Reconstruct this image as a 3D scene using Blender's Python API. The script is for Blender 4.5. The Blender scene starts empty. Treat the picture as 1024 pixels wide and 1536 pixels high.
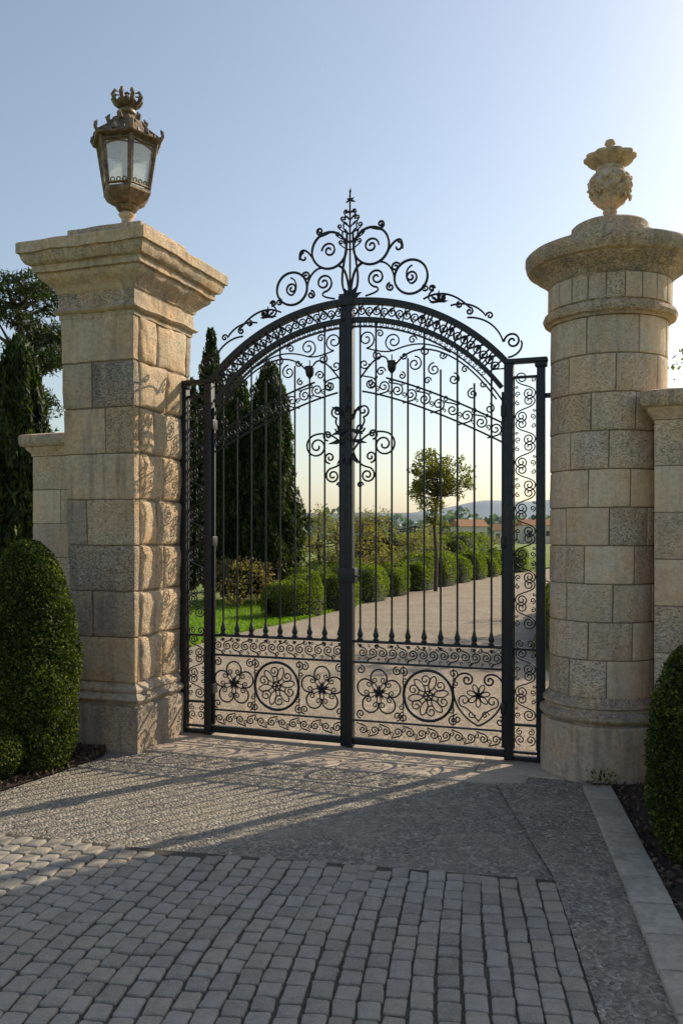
import bpy, math, random
import numpy as np
from mathutils import Vector, Matrix
random.seed(7)
rng = np.random.default_rng(11)
scene = bpy.context.scene
COL = scene.collection
pi = math.pi

# ------------------------------------------------------------------ materials
class MB:
    def __init__(s, name):
        s.m = bpy.data.materials.new(name); s.m.use_nodes = True
        s.nt = s.m.node_tree; s.b = s.nt.nodes['Principled BSDF']
        s.out = s.nt.nodes['Material Output']
        s.tc = s.nt.nodes.new('ShaderNodeTexCoord').outputs['Object']
    def setin(s, sock, v):
        if isinstance(v, bpy.types.NodeSocket): s.nt.links.new(v, sock)
        elif isinstance(v, (tuple, list)) and len(v) == 3 and sock.type == 'RGBA': sock.default_value = (*v, 1)
        else: sock.default_value = v
    def n(s, t, ins=None, **props):
        nd = s.nt.nodes.new('ShaderNode' + t)
        for k, v in props.items(): setattr(nd, k, v)
        for k, v in (ins or {}).items(): s.setin(nd.inputs[k], v)
        return nd
    def noise(s, scale, detail=3, rough=.55, vec=None, dist=0):
        return s.n('TexNoise', {'Vector': vec or s.tc, 'Scale': scale, 'Detail': detail, 'Roughness': rough, 'Distortion': dist}).outputs[0]
    def vor(s, scale, vec=None, feature='F1', out='Distance'):
        return s.n('TexVoronoi', {'Vector': vec or s.tc, 'Scale': scale}, feature=feature).outputs[out]
    def mapv(s, scale=(1, 1, 1), rot=(0, 0, 0)):
        return s.n('Mapping', {'Vector': s.tc, 'Scale': scale, 'Rotation': rot}).outputs[0]
    def ramp(s, fac, stops):
        nd = s.n('ValToRGB', {0: fac}); e = nd.color_ramp.elements
        while len(e) < len(stops): e.new(.5)
        for i, (p, c) in enumerate(stops):
            e[i].position = p; e[i].color = (*c, 1) if len(c) == 3 else c
        return nd.outputs[0]
    def fr(s, fac, a, b, lo=0., hi=1.):
        return s.n('MapRange', {0: fac, 1: a, 2: b, 3: lo, 4: hi}).outputs[0]
    def mix(s, f, a, b, blend='MIX'):
        nd = s.nt.nodes.new('ShaderNodeMix'); nd.data_type = 'RGBA'; nd.blend_type = blend
        s.setin(nd.inputs[0], f); s.setin(nd.inputs[6], a); s.setin(nd.inputs[7], b)
        return nd.outputs[2]
    def math(s, op, a, b=0.):
        return s.n('Math', {0: a, 1: b}, operation=op).outputs[0]
    def rnd(s): return s.n('NewGeometry').outputs['Random Per Island']
    def bump(s, h, strength=.5, dist=.01, prev=None):
        ins = {'Strength': strength, 'Distance': dist, 'Height': h}
        if prev is not None: ins['Normal'] = prev
        return s.n('Bump', ins).outputs[0]
    def fin(s, col, rough=.8, normal=None, **kw):
        s.setin(s.b.inputs['Base Color'], col); s.setin(s.b.inputs['Roughness'], rough)
        if normal is not None: s.setin(s.b.inputs['Normal'], normal)
        for k, v in kw.items(): s.setin(s.b.inputs[k.replace('_', ' ')], v)
        return s.m

def stone_mat(name, stops, dark=.58, pits=.65, bumpd=.012, weather=.5, grey=(.27, .24, .205)):
    m = MB(name); rd = m.rnd()
    base = m.ramp(rd, stops)
    rd2 = m.math('FRACT', m.math('MULTIPLY', rd, 17.3))
    n1 = m.noise(3.1, 4, .6); n2 = m.noise(24, 4, .7); n3 = m.noise(120, 2, .6)
    c = m.mix(m.fr(n1, .38, .62, .0, .6), base, m.mix(1, base, (1.12, .90, .66), 'MULTIPLY'))
    c = m.mix(m.fr(n2, .42, .62, 0, .6), c, m.mix(1, c, (dark, dark * .97, dark * .90), 'MULTIPLY'))
    c = m.mix(m.fr(n3, .5, .65, 0, .35), c, m.mix(1, c, (1.3, 1.3, 1.28), 'MULTIPLY'))
    nw = m.noise(2.1, 5, .72, m.mapv((1.6, 1.6, .6)), .4)
    c = m.mix(m.math('MULTIPLY', m.fr(nw, .43, .62, 0, weather), m.fr(rd2, 0, 1, .45, 1.3)), c, grey)
    ns = m.noise(6, 3, .6, m.mapv((2.2, 2.2, .22)))
    c = m.mix(m.fr(ns, .53, .70, 0, weather * .65), c, (.14, .115, .09))
    pit = m.noise(52, 4, .7, m.mapv((1, 1, 2.2)))
    pm = m.fr(pit, .535, .61, 0, 1)
    pmask = m.math('MULTIPLY', pm, m.fr(rd2, .1, .9, .15, 1))
    c = m.mix(m.math('MULTIPLY', pmask, pits), c, (.14, .10, .065))
    h = m.math('ADD', m.math('MULTIPLY', n2, 1.), m.math('MULTIPLY', n3, .35))
    h = m.math('SUBTRACT', h, m.math('MULTIPLY', pmask, .5))
    return m.fin(c, .88, m.bump(h, .95, bumpd))

M_LIME = stone_mat('limestone_block', [(0, (.50, .42, .33)), (.2, (.66, .525, .375)), (.4, (.53, .45, .355)), (.6, (.69, .525, .335)), (.8, (.46, .405, .34)), (1, (.65, .525, .385))], weather=.7, bumpd=.02)
M_RUST = stone_mat('rusticated_limestone', [(0, (.66, .53, .385)), (.35, (.74, .60, .43)), (.7, (.75, .58, .39)), (1, (.63, .52, .40))], bumpd=.022, weather=.18)
M_COLB = stone_mat('column_limestone', [(0, (.64, .515, .38)), (.3, (.74, .61, .46)), (.6, (.69, .58, .45)), (.85, (.60, .485, .37)), (1, (.76, .615, .455))], pits=.5, bumpd=.010, weather=.32, dark=.72)
M_TRIM = stone_mat('carved_limestone', [(0, (.66, .52, .37)), (1, (.69, .54, .38))], pits=.5, bumpd=.013, weather=.65)
M_PLINTH = stone_mat('plinth_limestone', [(0, (.56, .46, .355)), (1, (.59, .48, .365))], pits=.45, bumpd=.012, weather=.65)

def mk_mortar():
    m = MB('mortar'); n = m.noise(60, 3)
    return m.fin(m.ramp(n, [(.3, (.18, .14, .10)), (.7, (.30, .24, .17))]), .95, m.bump(n, .5, .01))
M_MORTAR = mk_mortar()

def mk_iron():
    m = MB('wrought_iron'); n = m.noise(35, 3); n2 = m.noise(4, 2)
    c = m.mix(m.fr(n2, .5, .65, 0, .35), (.018, .021, .025), (.038, .033, .03))
    return m.fin(c, m.fr(n, .3, .7, .34, .55), m.bump(n, .25, .002), Metallic=.35)
M_IRON = mk_iron()
def mk_bronze():
    m = MB('aged_bronze'); n = m.noise(18, 4, .65); n2 = m.noise(6, 4)
    c = m.ramp(n, [(.3, (.07, .05, .034)), (.5, (.19, .13, .08)), (.68, (.33, .235, .145))])
    c = m.mix(m.fr(n2, .5, .65, 0, .5), c, (.10, .08, .062))
    return m.fin(c, .55, m.bump(n, .6, .006), Metallic=.3)
M_BRONZE = mk_bronze()
def mk_glass():
    m = MB('lantern_glass'); n = m.noise(7, 4, .6, None, .6)
    col = m.ramp(n, [(.3, (.62, .64, .60)), (.7, (.85, .87, .84))])
    gl = m.n('BsdfGlossy', {'Color': (.9, .9, .9), 'Roughness': .12})
    tr = m.n('BsdfTransparent', {'Color': col})
    df = m.n('BsdfTranslucent', {'Color': (.8, .8, .74)})
    a = m.n('MixShader', {0: m.fr(n, .35, .65, .3, .6), 1: tr.outputs[0], 2: df.outputs[0]})
    b = m.n('MixShader', {0: .2, 1: a.outputs[0], 2: gl.outputs[0]})
    m.nt.links.new(b.outputs[0], m.out.inputs[0]); return m.m
M_GLASS = mk_glass()

def foliage(name, stops, trans=(.14, .19, .03), tf=.38, cl=1.5, dk=.45):
    m = MB(name)
    base = m.ramp(m.rnd(), stops)
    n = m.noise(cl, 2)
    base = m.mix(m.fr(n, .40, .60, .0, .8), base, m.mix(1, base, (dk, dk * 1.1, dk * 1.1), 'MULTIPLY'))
    m.fin(base, .55, None)
    m.b.inputs['Specular IOR Level'].default_value = .25
    t = m.n('BsdfTranslucent', {'Color': m.mix(1, base, tuple(x * 8 for x in trans), 'MULTIPLY')})
    x = m.n('MixShader', {0: tf, 1: m.b.outputs[0], 2: t.outputs[0]})
    m.nt.links.new(x.outputs[0], m.out.inputs[0]); return m.m
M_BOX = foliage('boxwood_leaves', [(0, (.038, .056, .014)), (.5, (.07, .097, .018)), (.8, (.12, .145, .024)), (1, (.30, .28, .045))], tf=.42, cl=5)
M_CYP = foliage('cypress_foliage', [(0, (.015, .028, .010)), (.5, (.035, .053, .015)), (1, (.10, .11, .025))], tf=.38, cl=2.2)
M_PINE = foliage('pine_needles', [(0, (.028, .04, .018)), (.6, (.055, .072, .03)), (1, (.11, .12, .045))], tf=.3)
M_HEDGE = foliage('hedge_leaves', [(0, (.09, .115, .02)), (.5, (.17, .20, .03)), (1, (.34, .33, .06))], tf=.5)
M_TREE = foliage('autumn_tree_leaves', [(0, (.15, .14, .045)), (.5, (.25, .21, .065)), (1, (.37, .29, .10))], tf=.5)
M_SHRUB = foliage('rusty_shrub_leaves', [(0, (.20, .12, .075)), (.5, (.34, .21, .13)), (.8, (.26, .215, .105)), (1, (.46, .31, .18))], tf=.45, cl=.9, dk=.6)
M_OLIVE = foliage('olive_leaves', [(0, (.18, .165, .105)), (.5, (.28, .22, .145)), (1, (.44, .33, .21))], tf=.4, cl=.7, dk=.6)
M_FAR = foliage('hazed_distant_leaves', [(0, (.17, .205, .215)), (1, (.23, .265, .255))], tf=.2, cl=.1, dk=.8)  # treeline green lightened and blued to paint in distance haze
M_GRASSB = foliage('grass_blades', [(0, (.12, .19, .02)), (.6, (.21, .31, .035)), (1, (.31, .37, .07))], tf=.5, dk=.75)
def simple(name, c1, c2, scale, rough=.9, bd=.01, bs=.5):
    m = MB(name); n = m.noise(scale, 4, .6)
    return m.fin(m.ramp(n, [(.35, c1), (.65, c2)]), rough, m.bump(n, bs, bd))
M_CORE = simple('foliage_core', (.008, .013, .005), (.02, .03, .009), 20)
M_BARK = simple('bark', (.05, .035, .025), (.12, .09, .065), 25, bd=.03)
M_MULCH = simple('mulch_soil', (.016, .011, .008), (.055, .037, .025), 45, bd=.02, bs=.9)
M_CHIP = simple('bark_chips', (.035, .022, .015), (.15, .092, .06), 14)
M_HILL = simple('hazed_hill_forest', (.24, .30, .35), (.28, .34, .38), .01)  # blue-grey atmospheric haze baked into the far hill colour
M_HILL2 = simple('hazed_near_hill_forest', (.17, .21, .235), (.21, .25, .26), .03)  # nearer ridge, atmospheric haze also baked into its colour
M_ROOF = simple('clay_tile', (.30, .14, .07), (.42, .22, .12), 6)
M_PLASTER = simple('ochre_plaster', (.50, .33, .16), (.58, .40, .22), 4)
M_WHITEW = simple('pale_plaster', (.55, .50, .43), (.66, .60, .52), 1)

# ------------------------------------------------------------------ mesh helpers
class Acc:
    def __init__(s): s.v = []; s.f = []; s.o = 0
    def add(s, v, f):
        v = np.asarray(v, float); s.v.append(v)
        for q in f: s.f.append([int(i) + s.o for i in q])
        s.o += len(v)
    def build(s, name, mat, parent=None, smooth=True, loc=None):
        me = bpy.data.meshes.new(name)
        me.from_pydata(np.concatenate(s.v).tolist(), [], s.f); me.update()
        if smooth: me.polygons.foreach_set('use_smooth', [True] * len(me.polygons))
        me.materials.append(mat)
        ob = bpy.data.objects.new(name, me); COL.objects.link(ob)
        if parent: ob.parent = parent
        if loc: ob.location = loc
        return ob
def empty(name, loc=(0, 0, 0), rz=0):
    e = bpy.data.objects.new(name, None); COL.objects.link(e); e.location = loc; e.rotation_euler = (0, 0, rz)
    e.empty_display_size = .3; return e
def sn(P, freq, seed, k=7):
    r = np.random.default_rng(abs(int(seed))); o = np.zeros(len(P))
    for i in range(k):
        d = r.normal(size=3); d /= np.linalg.norm(d); d *= freq * r.uniform(.5, 1.8)
        o += np.sin(P @ d + r.uniform(0, 6.28))
    return o / math.sqrt(k)

_T = {}
def tmpl(nx, ny, nz):
    if (nx, ny, nz) in _T: return _T[(nx, ny, nz)]
    idx = {}; ijk = []
    def g(i, j, k):
        if (i, j, k) not in idx: idx[(i, j, k)] = len(ijk); ijk.append((i, j, k))
        return idx[(i, j, k)]
    F = []
    for i in range(nx - 1):
        for j in range(ny - 1):
            F.append([g(i, j, nz-1), g(i+1, j, nz-1), g(i+1, j+1, nz-1), g(i, j+1, nz-1)])
            F.append([g(i, j, 0), g(i, j+1, 0), g(i+1, j+1, 0), g(i+1, j, 0)])
    for i in range(nx - 1):
        for k in range(nz - 1):
            F.append([g(i, 0, k), g(i+1, 0, k), g(i+1, 0, k+1), g(i, 0, k+1)])
            F.append([g(i, ny-1, k), g(i, ny-1, k+1), g(i+1, ny-1, k+1), g(i+1, ny-1, k)])
    for j in range(ny - 1):
        for k in range(nz - 1):
            F.append([g(nx-1, j, k), g(nx-1, j+1, k), g(nx-1, j+1, k+1), g(nx-1, j, k+1)])
            F.append([g(0, j, k), g(0, j, k+1), g(0, j+1, k+1), g(0, j+1, k)])
    _T[(nx, ny, nz)] = (np.array(ijk), F); return _T[(nx, ny, nz)]
def lines(h, r, n):
    r = min(r, h * .9)
    return np.array([-h, -h + .3 * r] + list(np.linspace(-h + r, h - r, n)) + [h - .3 * r, h])
def rbox(c, h, r=.01, n=(2, 2, 2), rough=0, freq=10, seed=0, bulge=None):
    lx, ly, lz = [lines(h[i], r, n[i]) for i in range(3)]
    ijk, F = tmpl(len(lx), len(ly), len(lz))
    P = np.stack([lx[ijk[:, 0]], ly[ijk[:, 1]], lz[ijk[:, 2]]], 1)
    H = np.array(h); q = np.clip(P, -(H - r), H - r); d = P - q
    L = np.linalg.norm(d, axis=1, keepdims=True); nrm = d / np.maximum(L, 1e-9)
    P = q + nrm * r
    if bulge:   # (axis, amount)
        ax, am = bulge; o = [a for a in range(3) if a != ax]
        w = np.prod([1 - np.clip(np.abs(P[:, a]) / H[a], 0, 1) ** 4 for a in o], axis=0)
        P[:, ax] += np.sign(P[:, ax]) * am * w
    if rough:
        W = P + np.array(c)
        a = sn(W, freq, seed) * .6 + sn(W, freq * 2.7, seed + 5) * .35 + sn(W, freq * 6, seed + 9) * .2
        P = P + nrm * (a * rough)[:, None]
    return P + np.array(c), F
def lathe(prof, seg=64, rough=0, seed=0, sub=0, gad=None):
    if sub:
        q = []
        for (a, b) in zip(prof[:-1], prof[1:]):
            nn = max(1, int(math.dist(a, b) / sub))
            for i in range(nn): q.append((a[0] + (b[0]-a[0]) * i / nn, a[1] + (b[1]-a[1]) * i / nn))
        q.append(prof[-1]); prof = q
    th = np.arange(seg) * 2 * pi / seg; V = []
    for r, z in prof:
        rr = np.full(seg, r)
        if gad: rr = gad(rr, th, z)
        V.append(np.stack([rr * np.cos(th), rr * np.sin(th), np.full(seg, z)], 1))
    V = np.concatenate(V)
    if rough:
        d = V.copy(); d[:, 2] = 0; d /= np.maximum(np.linalg.norm(d, axis=1, keepdims=True), 1e-6)
        V = V + d * ((sn(V, 9, seed) * .6 + sn(V, 30, seed + 1) * .4) * rough)[:, None]
        V[:, 2] += sn(V, 14, seed + 2) * rough * .6
    F = [[k * seg + i, k * seg + (i + 1) % seg, (k + 1) * seg + (i + 1) % seg, (k + 1) * seg + i] for k in range(len(prof) - 1) for i in range(seg)]
    return V, F
def rectsweep(prof, w, d, cx=(0, 0), rough=.004, seed=0, n=14):
    q = []
    for (a, b) in zip(prof[:-1], prof[1:]):
        nn = max(1, int(math.dist(a, b) / .03))
        for i in range(nn): q.append((a[0] + (b[0]-a[0]) * i / nn, a[1] + (b[1]-a[1]) * i / nn))
    q.append(prof[-1]); V = []
    tt = np.linspace(-1, 1, n, endpoint=False)
    for o, z in q:
        hx, hy = w / 2 + o, d / 2 + o
        ring = [(t * hx, -hy) for t in tt] + [(hx, t * hy) for t in tt] + [(-t * hx, hy) for t in tt] + [(-hx, -t * hy) for t in tt]
        V += [(x + cx[0], y + cx[1], z) for x, y in ring]
    V = np.array(V); seg = 4 * n
    a = sn(V, 7, seed) * .4 + sn(V, 25, seed + 1) * .4 + np.minimum(0, sn(V, 45, seed + 3) + .9) * .9
    hxy = V[:, :2] - np.array(cx); hxy /= np.maximum(np.linalg.norm(hxy, axis=1, keepdims=True), 1e-6)
    V[:, :2] += hxy * (a * rough)[:, None]; V[:, 2] += sn(V, 12, seed + 2) * rough * .7
    F = [[k * seg + i, k * seg + (i + 1) % seg, (k + 1) * seg + (i + 1) % seg, (k + 1) * seg + i] for k in range(len(q) - 1) for i in range(seg)]
    return V, F
def autosmooth(ob, ang=40):
    me = ob.data
    try: me.set_sharp_from_angle(angle=math.radians(ang))
    except Exception: pass
def tube(acc, pts, rad, seg=8):
    pts = [Vector(p) for p in pts]; V = []; F = []
    for i, p in enumerate(pts):
        t = (pts[min(i + 1, len(pts) - 1)] - pts[max(i - 1, 0)]).normalized()
        u = t.cross(Vector((.3, .9, .1))).normalized(); v = t.cross(u)
        for k in range(seg):
            a = 2 * pi * k / seg; V.append(p + (u * math.cos(a) + v * math.sin(a)) * rad[i])
    for i in range(len(pts) - 1):
        for k in range(seg):
            F.append([i * seg + k, i * seg + (k + 1) % seg, (i + 1) * seg + (k + 1) % seg, (i + 1) * seg + k])
    acc.add([tuple(v) for v in V], F)
def leafmesh(name, P, size, mat, parent=None, aspect=.5, up=0., seed=0, outward=None):
    r = np.random.default_rng(seed); N = len(P)
    u = r.normal(size=(N, 3)); u[:, 2] += up * 2
    u /= np.linalg.norm(u, axis=1, keepdims=True)
    w = r.normal(size=(N, 3))
    if outward is not None: w = w * .8 + outward * 1.0
    v = np.cross(u, w); v /= np.maximum(np.linalg.norm(v, axis=1, keepdims=True), 1e-6)
    L = r.uniform(size[0], size[1], N)[:, None]
    V = np.stack([P - u * L * .5, P + v * L * aspect * .5 - u * L * .05, P + u * L * .5, P - v * L * aspect * .5 - u * L * .05], 1).reshape(-1, 3)
    me = bpy.data.meshes.new(name)
    me.vertices.add(4 * N); me.vertices.foreach_set('co', V.astype(np.float32).ravel())
    me.loops.add(4 * N); me.loops.foreach_set('vertex_index', np.arange(4 * N, dtype=np.int32))
    me.polygons.add(N); me.polygons.foreach_set('loop_start', np.arange(0, 4 * N, 4, dtype=np.int32))
    me.polygons.foreach_set('loop_total', np.full(N, 4, dtype=np.int32))
    me.update(calc_edges=True); me.materials.append(mat)
    ob = bpy.data.objects.new(name, me); COL.objects.link(ob)
    if parent: ob.parent = parent
    return ob
def sheet(name, pts, z, mat, sub=0):
    me = bpy.data.meshes.new(name); me.from_pydata([(x, y, z) for x, y in pts], [], [list(range(len(pts)))]); me.update()
    me.materials.append(mat); ob = bpy.data.objects.new(name, me); COL.objects.link(ob); return ob

RZ = math.atan2(-.3345, .9424)
GC = Vector((.08, 8.08, 0))

# ------------------------------------------------------------------ ground & paving
def mk_ground():
    m = MB('meadow_ground'); n1 = m.noise(.35, 4); n2 = m.noise(9, 4, .7); n3 = m.noise(70, 2)
    c = m.ramp(n2, [(.35, (.11, .17, .025)), (.5, (.165, .24, .035)), (.65, (.22, .27, .06))])
    c = m.mix(m.fr(n1, .48, .62, 0, .5), c, (.23, .21, .09))
    return m.fin(c, .95, m.bump(m.math('ADD', n2, n3), .8, .05))
sheet('ground', [(-1500, -300), (1500, -300), (1500, 2500), (-1500, 2500)], -.03, mk_ground())
def mk_gravel():
    m = MB('pale_gravel'); vn = m.n('TexVoronoi', {'Vector': m.tc, 'Scale': 55.}); d = vn.outputs['Distance']; n1 = m.noise(1.1, 4, .6); n2 = m.noise(9, 4, .7)
    g = m.n('RGBToBW', {0: vn.outputs['Color']}).outputs[0]
    c = m.ramp(g, [(.15, (.22, .175, .125)), (.5, (.39, .32, .24)), (.85, (.56, .475, .37))])
    c = m.mix(m.fr(n1, .42, .6, 0, .6), c, (.29, .225, .16))
    c = m.mix(m.fr(n2, .48, .62, 0, .5), c, (.20, .165, .125))
    return m.fin(c, .95, m.bump(m.math('ADD', m.math('MULTIPLY', d, -1.), m.math('MULTIPLY', n2, 2.)), .9, .02))
M_GRAVEL = mk_gravel()
Lp = [(-2.6, 7.0), (-2.9, 10), (-2.95, 13), (-2.35, 16.8), (-.67, 20.8), (1.95, 28.9), (4.6, 35), (7.8, 42), (16, 56), (40, 90)]
Rp = [(2.3, 7.3), (2.7, 10), (3.05, 13), (3.5, 16), (5.4, 22), (8.2, 28), (12, 35), (17, 42), (28, 54), (60, 84)]
def smoothline(P, n=8):
    P = [np.array(p) for p in P]; out = []
    for i in range(len(P) - 1):
        p0 = P[max(i - 1, 0)]; p1 = P[i]; p2 = P[i + 1]; p3 = P[min(i + 2, len(P) - 1)]
        for k in range(n):
            t = k / n
            out.append(.5 * ((2 * p1) + (-p0 + p2) * t + (2 * p0 - 5 * p1 + 4 * p2 - p3) * t * t + (-p0 + 3 * p1 - 3 * p2 + p3) * t ** 3))
    out.append(P[-1]); return out
Ls, Rs = smoothline(Lp), smoothline(Rp)
a = Acc(); V = []; F = []
for l, r in zip(Ls, Rs): V += [(l[0], l[1], -.022), (r[0], r[1], -.022)]
for i in range(len(Ls) - 1): F.append([2*i, 2*i+1, 2*i+3, 2*i+2])
a.add(V, F); a.build('gravel_path', M_GRAVEL, smooth=False)

def mk_agg(name, warm=0.):
    m = MB(name)
    v1 = m.n('TexVoronoi', {'Vector': m.tc, 'Scale': 52.}, feature='F1'); d1 = v1.outputs['Distance']
    g = m.n('RGBToBW', {0: v1.outputs['Color']}).outputs[0]
    n1 = m.noise(1.6, 4, .6); n2 = m.noise(9, 5, .75); n3 = m.noise(150, 2)
    c = m.ramp(g, [(.1, (.14, .12, .10)), (.4, (.29, .26, .215)), (.7, (.43, .385, .32)), (.95, (.61, .55, .465))])
    c = m.mix(m.fr(n2, .44, .60, 0, .65), c, (.185, .16, .13))
    c = m.mix(m.fr(n1, .44, .62, 0, .5), c, (.41, .35, .265))
    h = m.math('ADD', m.math('MULTIPLY', d1, -1.1), m.math('MULTIPLY', n2, 2.6))
    h = m.math('ADD', h, m.math('MULTIPLY', n3, .3))
    return m.fin(c, .8, m.bump(h, 1., .022))
M_AGG = mk_agg('exposed_aggregate')
a = Acc(); nx, ny = 150, 170
xs = np.linspace(-7, 2.05, nx); ys = np.linspace(-4, 8.2, ny)
X, Y = np.meshgrid(xs, ys); P = np.stack([X.ravel(), Y.ravel(), np.zeros(nx * ny)], 1)
P[:, 2] = sn(P, 9, 3) * .0012 + sn(P, 28, 4) * .0009 - .002
keep = []
def kerbx(y):   # inner kerb edge
    return np.interp(y, [-4, 3.2, 3.53, 5.1, 6.0, 6.72, 7.0], [1.0, 1.31, 1.36, 1.62, 1.76, 1.87, 1.9])
for j in range(ny - 1):
    for i in range(nx - 1):
        x, y = xs[i], ys[j]
        t_ = (x - .08) * .3345 + (y - 8.08) * .9424
        if t_ < -.05 and (y > 6.9 or x < kerbx(y) + .05): keep.append([j*nx+i, j*nx+i+1, (j+1)*nx+i+1, (j+1)*nx+i])
a.add(P, keep); a.build('driveway', M_AGG)

def bordx(y): return float(np.interp(y, [-4, 3.53, 5.0, 5.01], [.19, 1.055, 1.225, 1.225]))
a = Acc(); V = []; F = []
yy = np.linspace(-3.5, 6.9, 40)
for y in yy: V += [(bordx(y), y, .012), (kerbx(y) + .01, y, .012)]
for i in range(len(yy) - 1): F.append([2*i, 2*i+1, 2*i+3, 2*i+2])
a.add(V, F); a.build('granite_border', mk_agg('granite_border_stone'), smooth=False)

# threshold slabs
def mk_thr():
    m = MB('threshold_stone'); n1 = m.noise(3, 4, .65); n2 = m.noise(30, 4, .7); n3 = m.noise(120, 2)
    c = m.ramp(n1, [(.35, (.37, .30, .235)), (.5, (.47, .385, .30)), (.65, (.56, .455, .35))])
    c = m.mix(m.fr(n2, .46, .62, 0, .5), c, (.29, .24, .19))
    c = m.mix(m.fr(m.rnd(), 0, 1, 0, .3), c, (.36, .295, .23))
    return m.fin(c, .75, m.bump(m.math('ADD', n2, m.math('MULTIPLY', n3, .4)), .6, .008))
M_THR = mk_thr()
thr = empty('stone_threshold', (GC.x, GC.y, 0), RZ)
a = Acc(); edges = [-1.98, -1.2, -.45, .42, 1.25, 1.98]
for i in range(5):
    x0, x1 = edges[i] + .003, edges[i + 1] - .003
    a.add(*rbox(((x0+x1)/2, -.12, -.02), ((x1-x0)/2, .30, .032), .006, (10, 6, 2), .0012, 6, 20 + i))
edges = [-1.75, -.9, .1, .95, 1.7]
for i in range(4):
    x0, x1 = edges[i] + .003, edges[i + 1] - .003
    a.add(*rbox(((x0+x1)/2, -.575, -.024), ((x1-x0)/2, .148, .032), .006, (10, 4, 2), .0012, 6, 40 + i))
a.build('slabs', M_THR, thr)

# cobblestones
def mk_cob():
    m = MB('granite_sett'); n1 = m.noise(14, 4, .7); n2 = m.noise(90, 3, .6); n0 = m.noise(.9, 3)
    c = m.ramp(m.rnd(), [(0, (.25, .22, .18)), (.35, (.31, .275, .23)), (.7, (.35, .315, .265)), (.9, (.34, .285, .22)), (1, (.27, .245, .21))])
    c = m.mix(m.fr(n1, .42, .62, 0, .5), c, m.mix(1, c, (.60, .60, .58), 'MULTIPLY'))
    c = m.mix(m.fr(n0, .45, .62, 0, .35), c, (.31, .26, .19))
    c = m.mix(m.fr(n2, .52, .66, 0, .4), c, (.46, .425, .37))
    return m.fin(c, .75, m.bump(m.math('ADD', n1, m.math('MULTIPLY', n2, .35)), .9, .010))
M_COB = mk_cob()
M_SAND = simple('joint_sand', (.045, .038, .029), (.105, .09, .07), 80, bd=.008)
cob = empty('cobblestone_paving')
sheet('jointing_sand', [(-6.5, -3.5), (.25, -3.5), (1.06, 3.53), (1.23, 4.98), (-1.1, 5.45), (-2.28, 5.77), (-6.5, 6.6)], .0065, M_SAND).parent = cob
a = Acc(); ci = 0
wc = .112
for col in range(0, 54):
    y = 1.6 + random.uniform(0, .15)
    while y < 6.8:
        L = random.uniform(.10, .15)
        yc = y + L / 2; y += L + .009
        ak = min(1, col / 14)
        arc = lambda q: .05 * ak * (q - 3.6) + (.055 * ak) * (q - 4.0) ** 2
        xc = bordx(yc) - .059 - col * wc + arc(yc) + .005 * math.sin(yc * 3 + col)
        lim = np.interp(xc, [-6.5, -2.28, -1.1, 1.22], [6.6, 5.76, 5.44, 4.97]) - .01
        if yc + L / 2 > lim + .05: break
        if yc + L / 2 > lim: L *= .8; yc -= L * .1
        if xc < -4.3: continue
        ci += 1
        hw = .5 * wc - random.uniform(.004, .007)
        v, f = rbox((0, 0, 0), (hw, L / 2, .022), .014, (3, 3, 1), .003, 42, ci * 3)
        v[:, 0] += v[:, 1] * random.uniform(-.05, .05); v[:, 1] += v[:, 0] * random.uniform(-.07, .07)
        v[:, 0] *= 1 + v[:, 1] * random.uniform(-.5, .5)
        sl = (arc(yc + .05) - arc(yc - .05)) / .1 + (bordx(yc + .05) - bordx(yc - .05)) / .1
        an = random.uniform(-.03, .03) - math.atan(sl)
        R = np.array([[math.cos(an), -math.sin(an), 0], [math.sin(an), math.cos(an), 0], [0, 0, 1]])
        v = v @ R.T; tx, ty = random.uniform(-.045, .045), random.uniform(-.045, .045)
        v[:, 2] += v[:, 0] * tx + v[:, 1] * ty
        a.add(v + np.array([xc, yc, random.uniform(-.003, .002)]), f)
a.build('setts', M_COB, cob)

# kerb (curved edging stones)
a = Acc(); y = 1.0; k = 0
while y < 6.75:
    L = .36; x0, x1 = kerbx(y), kerbx(y + L)
    an = math.atan2(x0 - x1, L)
    v, f = rbox((0, 0, 0), (.108, L / 2 - .003, .05), .008, (4, 6, 2), .002, 10, 60 + k)
    R = np.array([[math.cos(an), -math.sin(an), 0], [math.sin(an), math.cos(an), 0], [0, 0, 1]])
    a.add(v @ R.T + np.array([(x0 + x1) / 2 + .112, y + L / 2, -.008]), f); y += L; k += 1
def mk_kerb():
    m = MB('kerb_stone'); n = m.noise(18, 5, .7); n1 = m.noise(3, 3)
    c = m.ramp(n, [(.35, (.31, .275, .22)), (.6, (.46, .41, .335))]); c = m.mix(m.fr(m.rnd(), 0, 1, 0, .45), c, (.35, .295, .23)); c = m.mix(m.fr(n1, .5, .65, 0, .4), c, (.25, .215, .17))
    return m.fin(c, .85, m.bump(n, .7, .008))
a.build('kerb', mk_kerb())

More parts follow.
